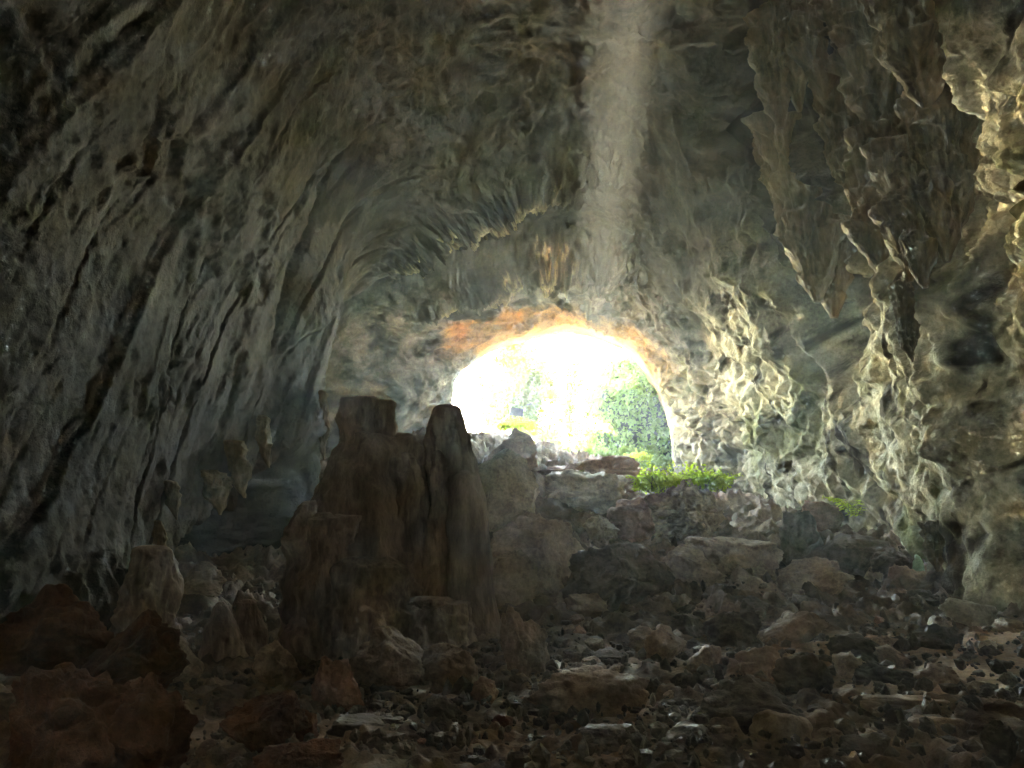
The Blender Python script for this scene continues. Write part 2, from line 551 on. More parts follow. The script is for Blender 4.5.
ribA = saw(SR / 4.3 + 0.5 * warp[:, 0] + 0.25 * warp[:, 1] + 0.2 * tnr + 0.35, 0.4) - 0.5
ribB = (saw(SR / 1.25 + 0.9 * warp[:, 1] + 0.55 * tnr, 0.4) - 0.5) * (0.6 + 0.8 * np.clip(tnr + 0.3, 0, 1))
ragd = fbm(np.stack([SR * 0.9, YY * 0.35 - 0.6 * KK, base[:, 0] * 0.5], 1) + 0.5 * jit0, 5, 0.6, ridged=True)
butt = np.where(YY < 17.4, np.exp(-((YY - 17.4) / 1.0) ** 2), np.exp(-((YY - 17.4) / 4.5) ** 2)) * smooth(12.6, 13.8, KK + 0.35 * warp[:, 0])

SL = YY - 1.6 * KK
pl = np.stack([SL * 0.62 + 0.9 * wl, KK * 0.26 + 0.3 * wl2, base[:, 0] * 0.02], 1)
ph, pg, _ = cells(pl + 0.018 * jit0[:, :3])
pl2 = np.stack([SL * 1.7 + 1.6 * wl, KK * 0.7, base[:, 0] * 0.05], 1)
ph2, pg2, _ = cells(pl2 + 0.06 * jit0[:, :3], 31)
ch, cg, _ = cells(pw * 0.42 + 0.25 * jit0[:, :3], 5)
ch2, cg2, _ = cells(pw * 1.25 + 0.3 * jit0[:, :3], 17)
fineb = fbm(pw * 1.6 + 11, 5, 0.55)
planks, pgap, _ = cells(np.stack([SL * 0.26 + 0.5 * wl, KK * 0.16 + 0.2 * wl2, base[:, 0] * 0.01], 1) + 0.012 * jit0, 41)


def billow(p, octv=3, gain=0.5):
    a, s_, out = 1.0, 1.0, 0
    for k in range(octv):
        out = out + a * np.abs(perlin(np.asarray(p, np.float32) * s_ + 13.7 * k)) * 2
        a *= gain
        s_ *= 2.1
    return out


bil = billow(np.stack([SR * 0.55, YY * 0.16 - 0.35 * KK, base[:, 0] * 0.3], 1) + 0.10 * jit0, 3)
bil2 = billow(pw * np.array([0.8, 0.9, 0.55]) + 0.15 * jit0, 3)
flb = billow(np.stack([pw[:, 0] * 0.8, pw[:, 1] * 1.1, base[:, 2] * 0.085], 1) + 0.06 * jit0, 3, 0.45)
slot = 1 - smooth(0.02, 0.26, np.abs(perlin(np.stack([pw[:, 0] * 0.26, pw[:, 1] * 0.40, base[:, 2] * 0.06], 1) + 2.2)))
flows = smooth(0.1, 0.7, fbm(base * 0.18 + 70, 3) + 0.35)
tn_ = fbm(base * 0.25 + 90, 3)
disp = (0.75 - 0.3 * leftwall - 0.3 * crust) * lump + (0.05 - 0.03 * left) * mid + (0.022 + 0.03 * mouth) * fineb
disp += leftwall * (0.22 * planks * smooth(0, 0.03, pgap) - 0.14 * (1 - smooth(0, 0.02, pgap)) + 0.09 * ph * smooth(0, 0.05, pg)
                    - 0.05 * (1 - smooth(0, 0.04, pg)) * flows + 0.045 * ph2 * smooth(0, 0.2, pg2) + (0.04 + 0.08 * flows * smooth(-0.2, 0.5, tn_)) * fineb + 0.22 * smooth(0.05, 0.5, tn_) * ch2 * smooth(0, 0.12, cg2))
disp += ceil_ * (0.42 * ch * smooth(0, 0.10, cg) + 0.15 * ch2 * smooth(0, 0.15, cg2) + 0.08 * (0.5 - pitf) + 0.05 * fineb)
disp += drape * (-1.9 + 1.3 * flb - 3.0 * slot)
disp += left * (1 - leftwall) * (0.25 * ch2 + 0.09 * fineb + 0.4 * lump4)
disp += 1.2 * butt - 0.6 * right * smooth(12.6, 13.8, KK) * (1 - smooth(14.5, 16.5, YY))
nearp = crust * (1 - smooth(15.5, 18, YY)) * (1 - smooth(13.3, 14, KK))
disp += nearp * (0.32 * bil2 + 0.07 * fineb - 0.25 * smooth(0.3, 0.8, pit1) - 0.2)
disp += crust * (0.19 * bil + 0.07 * bil2 + 0.06 * fineb + (1 - nearp) * (0.34 * ribA + 0.10 * ribB) - 0.22 * smooth(0.35, 0.85, pit1 + 0.15 * tnr) - 0.10 * smooth(0.3, 0.8, pitf) - 0.1)
disp += mouth * (0.06 * rag + 0.10 * (0.5 - pitf) + 0.12 * ch2 * smooth(0, 0.2, cg2))
# two drooping lips in the ceiling before the mouth
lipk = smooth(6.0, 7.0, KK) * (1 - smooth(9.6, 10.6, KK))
lip_lit = np.zeros_like(YY)
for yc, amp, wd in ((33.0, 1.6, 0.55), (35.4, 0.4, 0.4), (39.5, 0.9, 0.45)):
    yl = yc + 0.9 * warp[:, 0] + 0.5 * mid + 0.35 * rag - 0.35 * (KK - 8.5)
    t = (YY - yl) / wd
    lip_lit = np.maximum(lip_lit, lipk * np.exp(-((t + 0.15) / 0.3) ** 2)) if yc != 35.4 else lip_lit
    disp += lipk * amp * np.where(t < 0, np.exp(-t * t * 0.7), np.exp(-t * t * 3.0))
edge = 1 - 0.75 * smooth(44.5, 46.5, YY) 
disp *= edge
disp *= (0.35 + 0.65 * vis)
# rim on the left: ragged hanging edge
rimk = np.exp(-((KK - 3.1) / 0.35) ** 2) * smooth(12, 16, YY) * (1 - smooth(33, 38, YY))
hang = fbm(np.stack([YY * 0.9, KK * 0.3, YY * 0], 1), 4, 0.6)
vv = base + nrm * disp[:, None]
vv[:, 2] -= rimk * (0.55 * hang + 0.35 * np.clip(fbm(np.stack([YY * 2.6, YY * 0, KK * 0.5], 1), 3), 0, 1) * 2.0)
# sideways jitter makes small overhangs
jit = np.stack([fbm(pw * 1.1 + 100, 3), fbm(pw * 1.1 + 130, 3), fbm(pw * 1.1 + 160, 3)], 1)
vv += jit * (0.07 * vis * (0.15 + 0.8 * crust + drape))[:, None] * edge[:, None]

# rock colours by place, with some light and shade painted in
tn = fbm(pw * 0.22 + 3, 4)
tn2 = fbm(pw * 0.8 + 31, 4)
grey = np.array([0.050, 0.036, 0.021])
olive = np.array([0.020, 0.0122, 0.0042])
umber = np.array([0.023, 0.0135, 0.008])
palec = np.array([0.42, 0.40, 0.32])
moss = np.array([0.13, 0.14, 0.055])
drip = np.array([0.026, 0.017, 0.010])
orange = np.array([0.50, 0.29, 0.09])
c = np.tile(grey, (len(base), 1))


def blend(c, col, m):
    m = np.clip(m, 0, 1)[:, None]
    return c * (1 - m) + col * m


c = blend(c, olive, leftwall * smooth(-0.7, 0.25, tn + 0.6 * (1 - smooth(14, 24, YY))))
c = blend(c, umber, 0.8 * smooth(0.1, 0.7, tn2) * (1 - crust))
c = blend(c, drip, drape * 0.9)  # wall behind the drapes painted dark for the shaded gaps
c = blend(c, palec, crust * smooth(-0.35, 0.25, tn2 + 0.3 * rag))
c = blend(c, np.array([0.48, 0.45, 0.37]), nearp * smooth(-0.5, 0.1, tn2 + 0.2))  # near right wall painted paler to stand in for strong light
c = blend(c, moss, crust * smooth(0.25, 0.6, tn) * 0.8)
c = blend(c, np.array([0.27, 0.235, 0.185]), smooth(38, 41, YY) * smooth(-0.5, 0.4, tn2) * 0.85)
c = blend(c, orange, smooth(42.6, 44.2, YY + 0.8 * tn2) * smooth(4.8, 6.5, KK) * (1 - smooth(11.4, 13.0, KK)) * (0.7 + 0.3 * smooth(-0.3, 0.3, tn2)))  # warm bounce light round the mouth, painted as an orange band
c = blend(c, np.array([0.55, 0.46, 0.28]), lip_lit * smooth(-0.1, 0.25, tn2 + 0.3 * mid) * (1 - smooth(9.0, 9.8, KK)))  # lit fringe of the lips painted as a pale band
strk = smooth(0.15, 0.6, fbm(np.stack([YY * 1.1, KK * 1.0, base[:, 2] * 0.15], 1) + 7, 3))
c = blend(c, np.array([0.08, 0.072, 0.065]), 0.45 * strk * (1 - crust))
c = blend(c, np.array([0.016, 0.014, 0.014]), 1 - smooth(2.6, 3.0, KK))  # shade of the low left recess painted into the rock colour
c = blend(c, np.array([0.11, 0.085, 0.055]), 1 - smooth(2, 8, YY))
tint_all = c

FACES = grid_faces(NR, NK)
# skylights: one over the foot of the slope that lets the sun in, one added behind the viewer for fill light
HX, HY, HZ = 2.9, 3.0, 22.2
fc = vv[FACES].mean(1)
_ld = np.array([SUN_AZ_DX, 1.0, -math.tan(math.radians(SUN_ELEV))])
_t = (fc[:, 2] - HZ) / -_ld[2]
_fx, _fy = fc[:, 0] - _ld[0] * _t, fc[:, 1] - _ld[1] * _t
hole = (fc[:, 2] > 19.85) & (fc[:, 1] < 16) & ((((_fx - HX) / 1.95) ** 2 + ((_fy - HY) / 2.15) ** 2) < 1)
BX, BY, BR = -4.0, -6.0, 2.3
hole |= (fc[:, 2] > 16) & (((fc[:, 0] - BX) ** 2 + (fc[:, 1] - BY) ** 2) < BR * BR)
FACES = FACES[~hole]
fk = KK[FACES].mean(1)
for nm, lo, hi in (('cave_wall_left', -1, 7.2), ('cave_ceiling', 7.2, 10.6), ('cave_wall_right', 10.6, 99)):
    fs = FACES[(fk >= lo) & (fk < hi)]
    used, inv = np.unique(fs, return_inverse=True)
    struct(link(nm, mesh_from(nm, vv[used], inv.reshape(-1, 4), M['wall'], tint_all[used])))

# unseen slanting tube, added so the sunbeam enters with little sky light
a = np.linspace(0, 2 * np.pi, 97)[:-1]
hs = np.linspace(-9.2, 15, 56)
AA, HH = np.meshgrid(a, hs)
rr = (1.16 - 0.0175 * np.maximum(HH + 1.0, -4.0)) - 0.10 * np.abs(fbm(np.stack([np.cos(AA).ravel() * 3.2, np.sin(AA).ravel() * 3.2, HH.ravel() * 0.05], 1), 4, 0.6)).reshape(AA.shape)
sq = 1.0 / (np.abs(np.cos(AA)) ** 3 + np.abs(np.sin(AA)) ** 3) ** (1 / 3)
sv = np.stack([HX + 1.95 * rr * sq * np.cos(AA) - _ld[0] * HH, HY + 2.3 * rr * sq * np.sin(AA) - _ld[1] * HH, HZ - _ld[2] * HH], -1).reshape(-1, 3)
struct(link('added_beam_tube', mesh_from('added_beam_tube', sv, grid_faces(len(hs), len(a), True), M['wall'], np.tile(grey, (len(sv), 1)))))

# unseen upright shaft behind the viewer, added for front fill light
hs = np.linspace(18.5, 29, 40)
AA, HH = np.meshgrid(a_ := np.linspace(0, 2 * np.pi, 65)[:-1], hs)
rr = BR + 0.55 + 0.15 * fbm(np.stack([np.cos(AA).ravel() * 2, np.sin(AA).ravel() * 2, HH.ravel() * 0.5], 1), 3).reshape(AA.shape)
sv = np.stack([BX + rr * np.cos(AA), BY + rr * np.sin(AA), HH], -1).reshape(-1, 3)
struct(link('fill_light_shaft', mesh_from('fill_light_shaft', sv, grid_faces(len(hs), len(a_), True), M['wall'], np.tile(np.array([0.35, 0.3, 0.22]), (len(sv), 1)))))

# depth look-up of the shell by pixel, used only to find where the wall stands
_sel = (YY > 8) & (YY < 47)
_px, _py, _dp = project(vv[_sel])
_yy = vv[_sel][:, 1]
_ok = (_px > -40) & (_px < 1064) & (_py > -60) & (_py < 800)
_px, _py, _yy = _px[_ok], _py[_ok], _yy[_ok]


def wall_y(px, py, r=7):
    m = (np.abs(_px - px) < r) & (np.abs(_py - py) < r)
    return float(np.percentile(_yy[m], 15)) if m.sum() > 3 else 20.0


# ------------------------------------------------------------------ rocks
def rock_mesh(name, size, mat, seed, sub=4, cuts=9, rough=0.16, flat=0.0, lumpy=0.25):
    r = np.random.default_rng(seed)
    v, f = icosphere(sub)
    v = v.copy()
    off = r.random(3) * 50
    v *= (1 + lumpy * fbm(v * 0.9 + off, 2))[:, None]
    for _ in range(cuts):
        n = r.normal(size=3)
        n /= np.linalg.norm(n)
        d = r.uniform(0.45, 0.8)
        ex = np.clip(v @ n - d, 0, None)
        v -= (ex * 0.92)[:, None] * n
    v /= np.abs(v).max(0)
    v *= (1 + rough * fbm(v * 2.1 + off, 5, 0.55))[:, None]
    w1, w2 = worley(v * 2.6 + off)
    v *= (1 + 0.35 * rough * (smooth(0.0, 0.16, w2 - w1) - 1))[:, None]
    v = v * np.array(size) * 0.5
    return mesh_from(name, v, f, mat)


def cap(s):
    return s


seedc = [100]


def boulder(px, base, w, h, mat, label, cat='boulder', name='boulder', depth_ratio=0.85, rot=None, sub=5, tilt=0.0, cuts=13, rough=0.2,
            sink=0.12, Y=None, group=None, lumpy=0.25):
    g = ground_at(px, base) if Y is None else P(px, base, Y)
    dist = (g[1]) * cP + (g[2] - CAM[2]) * sP
    W_, H_ = w * dist / F, h * dist / F
    seedc[0] += 1
    D_ = W_ * depth_ratio
    Hm = H_ * (1 + sink) * 1.03
    m = rock_mesh(name, (W_ * 1.06, D_, Hm), M[mat], seedc[0], sub, cuts, rough, lumpy=lumpy)
    o = link(name, m, None, (g[0], g[1] + D_ * 0.35, g[2] + H_ - Hm * 0.5))
    o.rotation_euler = (0, math.radians(tilt), 0)
    tag(o, label, cat, group)
    landmarks.append((label_short(label), np.array(o.location), W_))
    return o


landmarks = []


def label_short(l):
    return l


B = boulder
# slope up to the mouth
B(514, 478, 70, 58, 'red', 'angular reddish boulder under the small board at the cave mouth', sub=5)
B(505, 540, 88, 104, 'tan', 'large pale slanting boulder just right of the dark flowstone column', depth_ratio=0.7, tilt=20, cuts=6)
B(470, 500, 40, 70, 'brown', 'brown boulder wedged against the top of the dark flowstone column', Y=38)
B(592, 492, 106, 44, 'red', 'broad reddish rubble hump below the green slope of the mouth', depth_ratio=0.6, cuts=5, rough=0.26)
B(588, 515, 84, 46, 'brown', 'grey brown boulder with a leafy sprig on top, mid slope', cuts=8)
B(636, 548, 60, 52, 'red', 'long pinkish brown boulder leaning left beside the lumpy mound', tilt=-22)
B(694, 546, 112, 64, 'brown', 'big lumpy conglomerate mound topped by bright ferns', sub=6, cuts=3, rough=0.3, depth_ratio=0.7, lumpy=0.35)
B(600, 546, 40, 36, 'tan', 'knobbly tan boulder in front of the long pinkish boulder')
B(540, 600, 104, 92, 'brown', 'tall shadowed boulder filling the foot of the slope right of the columns', cuts=8)
B(508, 618, 60, 72, 'tan', 'rounded tan boulder at the right foot of the dark column')
B(622, 612, 108, 74, 'dark', 'dark boulder with a bright crusted top in the centre of the slope', cuts=7, rough=0.24)
B(738, 582, 100, 60, 'brown', 'brown boulder with a pale humped top right of the fern mound', cuts=7)
B(690, 594, 78, 48, 'brown', 'low brown boulder between the crusted boulder and the humped one')
B(806, 564, 38, 54, 'dark', 'dark upright stone standing like a post near the right wall', depth_ratio=0.8, cuts=5)
B(826, 534, 46, 38, 'red', 'red rounded boulder against the foot of the right wall')
B(862, 574, 90, 44, 'dark', 'dark blocky boulder in shadow under the right wall', cuts=7)
B(905, 582, 60, 36, 'dark', 'dark low boulder beside the pale green stone')
B(814, 596, 72, 40, 'brown', 'slanting boulder with a bright upper face before the dark upright stone', tilt=-14)
B(766, 585, 30, 22, 'tan', 'small tan boulder left of the bright faced slanting boulder')
B(880, 582, 22, 19, 'tan', 'single rounded tan stone on the dark ground below the right wall', cat='stone', name='stone', sub=4)
B(976, 624, 58, 24, 'pale', 'long pale cream stone lying tilted at the foot of the right wall', tilt=14, depth_ratio=0.5, sub=4)
B(921, 582, 11, 27, 'greenstone', 'pale green thin stone standing upright against the right wall', cat='stone', name='stone', depth_ratio=0.4, sub=4, cuts=6)
B(992, 656, 18, 15, 'pale', 'small white block on the dark ground near the right edge', cat='stone', name='stone', sub=4)
# right and middle foreground
B(755, 738, 118, 54, 'dark', 'large dark flat topped boulder behind the domed tan stone', cuts=6)
B(786, 751, 62, 38, 'tan', 'smooth domed tan stone close to the viewer', cuts=3, rough=0.06)
B(812, 700, 60, 44, 'dark', 'dark boulder behind the large flat topped one, beside the brown mud', cuts=8)
B(766, 682, 50, 32, 'brown', 'brown boulder with a bright left edge behind the dark flat topped one')
B(892, 694, 58, 28, 'dark', 'dark conical rock rising from the brown mud')
B(952, 697, 52, 28, 'brown', 'brown crumbly rock on the mud right of the conical one')
B(900, 720, 100, 28, 'brown', 'long low brown rock in front of the conical one', depth_ratio=0.5)
B(1012, 772, 40, 46, 'dark', 'dark rock cut by the right edge in the foreground')
B(610, 758, 78, 34, 'dark', 'dark jagged rock in the middle foreground')
B(596, 716, 118, 46, 'brown', 'long slab shaped boulder in shadow right of the columns', depth_ratio=0.55, cuts=6)
B(668, 664, 42, 40, 'brown', 'pointed rock with a leaning tip in the middle of the floor', cuts=10)
B(742, 652, 62, 42, 'dark', 'dark boulder capped with tan dust in the middle distance')
B(690, 640, 44, 26, 'dark', 'dark low rock behind the pointed one')
B(588, 616, 42, 22, 'tan', 'flat bright tan stone at the bottom of the slope', sub=4)
B(800, 650, 70, 36, 'brown', 'broad tan edged rock below the bright faced slanting boulder', depth_ratio=0.6)
B(860, 662, 50, 30, 'dark', 'dark rock with two knobs behind the mud flat')
B(940, 652, 60, 26, 'dark', 'dark long rock behind the mud flat near the right wall', depth_ratio=0.6)
B(980, 700, 40, 18, 'tan', 'tan capped rock on the mud near the right edge', sub=4)
B(700, 752, 70, 22, 'dark', 'dark low rock left of the domed tan stone', sub=4)
B(880, 765, 60, 26, 'dark', 'dark rock in the foreground right of the domed tan stone', sub=4)
B(946, 744, 60, 24, 'brown', 'brown low rock in the right foreground', sub=4)
B(520, 676, 56, 66, 'brown', 'lumpy boulder at the foot of the dark column', cuts=6)
# left side
B(30, 700, 130, 104, 'rust', 'rusty red boulder high against the left wall', cuts=6, rough=0.24)
B(114, 704, 104, 84, 'rust', 'rusty orange boulder with a dark cleft beside the flowstone drape', cuts=6, rough=0.22)
B(36, 790, 130, 110, 'rust', 'large rusty boulder cut by the lower left corner', cuts=6, rough=0.24)
B(116, 790, 104, 106, 'rust', 'rusty boulder with fluted cracks low on the left', cuts=7, rough=0.24)
B(304, 642, 66, 80, 'tan', 'large pinkish tan boulder left of the flowstone columns', cuts=7, Y=17.5)
B(196, 602, 54, 38, 'tan', 'pale hummocky boulder in front of the black hollow', Y=19)
B(332, 712, 52, 52, 'red', 'reddish boulder at the lower left foot of the columns')
B(252, 760, 84, 62, 'rust', 'brown orange boulder in the lower left foreground', cuts=8)
B(302, 746, 26, 34, 'rust', 'small orange boulder leaning on the brown orange one', sub=4)
B(286, 790, 100, 42, 'rust', 'low rusty slab along the bottom edge', depth_ratio=0.6)
B(170, 690, 50, 56, 'brown', 'dark brown boulder right of the cleft rusty boulder')
B(505, 730, 24, 17, 'rust', 'small orange stone on the floor before the columns', cat='stone', name='stone', sub=4)
B(482, 704, 30, 26, 'red', 'small reddish boulder at the right foot of the columns', sub=4)
B(270, 690, 50, 50, 'brown', 'brown boulder between the stalagmites and the columns')
B(395, 690, 90, 60, 'brown', 'broad brown boulder in shadow at the foot of the columns', cuts=6, rough=0.2)
B(450, 690, 60, 50, 'brown', 'brown lump right of the broad shadowed boulder', cuts=6)


# ------------------------------------------------------------------ dripstone shapes from a width profile
def dripstone(name, prof, Y, mat, seed, parent=None, depth=0.8, flute=0.16, nseg=110, rows=120, lean=0.0, vscale=0.35, origin=None):
    """prof: (py, x_left, x_right) from top to bottom at distance Y"""
    pr = np.array(prof, float)
    t = np.linspace(0, 1, rows)
    tt = np.linspace(0, 1, len(pr))
    py = np.interp(t, tt, pr[:, 0])
    xl = catmull(pr[:, 1:2], tt, t)[:, 0]
    xr = catmull(pr[:, 2:3], tt, t)[:, 0]
    a = np.linspace(0, 2 * np.pi, nseg, endpoint=False)
    ctr = np.array([P((l + r) / 2, y, Y) for l, r, y in zip(xl, xr, py)])
    dist = ctr[:, 1] * cP + (ctr[:, 2] - 1.6) * sP
    rad = np.maximum((xr - xl) / 2 * dist / F, 0.015)
    rad = rad * np.sqrt(np.clip(1 - np.clip(1 - t / 0.07, 0, 1) ** 2, 0.02, 1))
    ca, sa = np.cos(a), np.sin(a)
    X = ctr[:, 0][:, None] + rad[:, None] * ca[None]
    Yv = ctr[:, 1][:, None] + rad[:, None] * depth * sa[None]
    Z = np.repeat(ctr[:, 2][:, None], nseg, 1)
    v = np.stack([X, Yv, Z], -1)
    dirv = np.stack([np.repeat(ca[None], rows, 0), np.repeat(sa[None], rows, 0), np.zeros((rows, nseg))], -1)
    q = v.reshape(-1, 3)
    sc = 1.0 / max(rad.max(), 0.2)
    n1 = fbm(np.stack([q[:, 0] * 1.5 * sc, q[:, 1] * 1.5 * sc, q[:, 2] * vscale * sc], 1) + seed, 5, 0.55, ridged=True) * 0.5
    n2 = fbm(q * 1.1 * sc + seed + 9, 4) * 0.6
    amp = np.repeat((rad * flute)[:, None], nseg, 1).reshape(-1)
    hc, gc, _ = cells(q * np.array([1.1, 1.1, 0.6]) * sc + seed * 0.37 + 0.2 * n2[:, None])
    n2 = n2 + 1.1 * hc * smooth(0, 0.25, gc)
    q = q + dirv.reshape(-1, 3) * (amp * (n1 + n2) * 1.6)[:, None]
    q[:, 2] += amp * n2 * 0.8
    v = np.concatenate([q, [q[:nseg].mean(0)], [q[-nseg:].mean(0)]])
    f = grid_faces(rows, nseg, True)
    T, Bt = rows * nseg, rows * nseg + 1
    i = np.arange(nseg)
    j = (i + 1) % nseg
    f = np.concatenate([f, np.stack([i, np.full(nseg, T), np.full(nseg, T), j], 1)[:, [0, 1, 3, 3]] * 0 + np.stack([j, i, np.full(nseg, T), np.full(nseg, T)], 1)]) if False else f
    fq = f
    tri = np.concatenate([np.stack([j, i, np.full(nseg, T)], 1), np.stack([i + (rows - 1) * nseg, j + (rows - 1) * nseg, np.full(nseg, Bt)], 1)])
    ft = np.concatenate([fq[:, [0, 1, 2]], fq[:, [0, 2, 3]], tri])
    org = np.array([ctr[-1][0], ctr[-1][1], ctr[-1][2]]) if origin is None else origin
    m = mesh_from(name, v - org, ft, M[mat])
    return link(name, m, parent, None if parent is not None else org), org


def formation(name, parts, label, cat, mat, group=None):
    """first part is the body; further ones are children"""
    root = None
    for nm, prof, Y, dep, fl in parts:
        seedc[0] += 1
        if len(parts) == 1:
            o, _ = dripstone(name, prof, Y, mat, seedc[0] * 1.7, None, dep, fl)
            root = o
        else:
            if root is None:
                p = P((prof[-1][1] + prof[-1][2]) / 2, prof[-1][0], Y)
                root = bpy.data.objects.new(name, None)
                COL.objects.link(root)
                root.location = p
                org = p
            dripstone(nm, prof, Y, mat, seedc[0] * 1.7, root, dep, fl, origin=org)
    tag(root, label, cat, group)
    return root


formation('flowstone_column', [
    ('body', [(428, 362, 384), (434, 346, 418), (450, 342, 428), (500, 334, 434), (560, 324, 444), (610, 318, 450), (660, 305, 456), (700, 290, 474)], 17.6, 0.7, 0.3),
    ('stub', [(398, 346, 374), (401, 343, 378), (420, 342, 379), (450, 340, 382), (500, 338, 384)], 17.6, 0.8, 0.2),
    ('stub', [(400, 378, 390), (403, 375, 393), (425, 374, 394), (450, 374, 398), (500, 370, 402)], 17.3, 0.8, 0.2),
    ('buttress', [(500, 306, 322), (505, 300, 326), (540, 296, 336), (600, 292, 344), (680, 282, 352)], 17.0, 0.8, 0.3),
    ('buttress', [(452, 394, 410), (460, 386, 418), (510, 380, 426), (600, 376, 430), (700, 368, 440)], 17.0, 0.8, 0.3),
    ('buttress', [(512, 324, 344), (520, 316, 358), (570, 310, 370), (640, 304, 376), (700, 296, 384)], 16.5, 0.8, 0.3),
    ('buttress', [(556, 352, 392), (568, 344, 404), (620, 334, 414), (700, 318, 430)], 16.1, 0.8, 0.34),
    ('buttress', [(596, 410, 438), (606, 400, 452), (650, 392, 466), (710, 380, 484)], 16.0, 0.8, 0.34),
    ('flow_rib', [(450, 434, 442), (480, 432, 446), (540, 430, 448), (600, 428, 448), (660, 424, 452)], 16.9, 0.9, 0.3)],
    'broad fluted flowstone column with two flat stubs on top, left of the cave mouth', 'flowstone', 'flow')
formation('flowstone_column', [
    ('body', [(470, 446, 478), (500, 446, 484), (560, 448, 490), (620, 446, 498), (660, 436, 520), (700, 426, 545)], 17.0, 0.8, 0.12),
    ('stub', [(404, 440, 455), (408, 433, 462), (430, 426, 468), (460, 424, 474), (490, 428, 478), (540, 440, 480)], 17.4, 0.8, 0.14)],
    'dark narrow flowstone column with a rounded head against the bright mouth', 'flowstone', 'flow')
formation('stalagmite', [('body', [(601, 219, 223), (606, 215, 227), (625, 207, 236), (650, 201, 243), (690, 196, 247), (715, 192, 250)], 14.6, 0.8, 0.16)],
          'pointed grey stalagmite, the taller of the pair by the black hollow', 'stalagmite', 'flow')
formation('stalagmite', [('body', [(599, 244, 252), (603, 239, 257), (625, 238, 264), (650, 238, 270), (690, 234, 274)], 15.0, 0.8, 0.16)],
          'blunt grey stalagmite just right of the pointed one', 'stalagmite', 'flow')
formation('flowstone_drape', [('body', [(545, 140, 168), (570, 134, 172), (600, 128, 172), (630, 118, 174), (665, 112, 176)], 15.5, 0.6, 0.26)],
          'narrow ribbed flowstone drape below the hanging left rim', 'flowstone', 'flow')

# hanging dripstone on the right
drips = [
    # tip x, tip y, top x, top y, width, label
    (781, 128, 770, 10, 30, 'short broad stalactite, first at the left end of the right curtain'),
    (800, 112, 790, -30, 24, 'slim stalactite second from the left end of the curtain'),
    (826, 100, 808, -30, 34, 'broad stalactite with a blunt tip third from the left'),
    (845, 58, 832, -50, 26, 'short stalactite hanging highest on the right curtain'),
    (818, 302, 790, 110, 44, 'long fluted drape with a pale lit tip, middle of the right wall'),
    (836, 318, 822, 150, 36, 'thin drape just right of the longest pale tipped drape'),
    (792, 230, 768, 120, 26, 'dark short drape left of the longest pale tipped drape'),
    (864, 210, 842, 60, 42, 'brown drape above the black hollow of the right wall'),
    (895, 152, 868, -20, 54, 'thick brown stalactite with a ragged tip high on the right'),
    (897, 174, 890, 60, 24, 'small stalactite below the thick ragged one'),
    (928, 108, 900, -40, 48, 'stalactite with a folded edge beside the pale rock rib'),
    (891, 286, 872, 130, 40, 'drape with a bright fringe above the pale right wall'),
    (912, 282, 898, 140, 32, 'fringed drape second along the bright edge of the curtain'),
    (925, 288, 918, 150, 30, 'fringed drape third along the bright edge, nearest the pale rock'),
    (948, 262, 935, 90, 38, 'dark drape tucked behind the pale rock at right'),
    (912, 362, 900, 280, 14, 'slender pale stalactite low on the pale right wall'),
    (938, 572, 932, 520, 14, 'small pale stalactite on the dark foot of the right wall'),
]
for tx, ty, ux, uy, w, lab in drips:
    Yd = min(wall_y(tx, ty), wall_y((tx + ux) / 2, max(5, (ty + uy) / 2))) - 0.7
    n = 7
    prof = []
    for k in range(n):
        t = k / (n - 1)
        cx = ux + (tx - ux) * t + random.uniform(-.06, .06) * w
        ww = 1.3 * w * (1.0 - 0.35 * t - 0.55 * max(0, t - 0.72) / 0.28) * (1 + random.uniform(-.1, .1))
        prof.append((uy + (ty - uy) * t, cx - ww / 2, cx + ww / 2))
    seedc[0] += 1
    o, _ = dripstone('stalactite', prof, Yd, 'drip', seedc[0] * 1.3, None, 0.75, 0.34, nseg=90, rows=110, vscale=0.22)
    tag(o, lab, 'stalactite', 'stalactites and drapes hanging on the right wall')
# hanging bits of the left rim
for tx, ty, ux, uy, w, lab in [
    (268, 468, 262, 415, 12, 'thin pale stalactite on the hanging left rim, nearest the columns'),
    (243, 498, 232, 440, 20, 'stalactite with a white right edge on the left rim'),
    (222, 515, 212, 470, 22, 'brown stalactite tip on the left rim above the black hollow'),
    (162, 578, 158, 520, 12, 'white dripping stalactite low on the left rim'),
    (324, 460, 322, 390, 10, 'thin wavy stalactite beside the columns'),
    (176, 520, 170, 480, 12, 'tiny stalactite between the brown tip and the white dripping one'),
]:
    Yd = wall_y(ux, uy) + 0.12
    prof = []
    for k in range(6):
        t = k / 5
        cx = ux + (tx - ux) * t + random.uniform(-.12, .12) * w
        ww = w * (1.0 - 0.3 * t - 0.6 * max(0, t - 0.6) / 0.4)
        prof.append((uy + (ty - uy) * t, cx - ww / 2, cx + ww / 2))
    seedc[0] += 1
    o, _ = dripstone('stalactite', prof, Yd, 'drip', seedc[0] * 1.3, None, 0.8, 0.3, nseg=48, rows=60)
    tag(o, lab, 'stalactite', 'stalactites on the left rim')

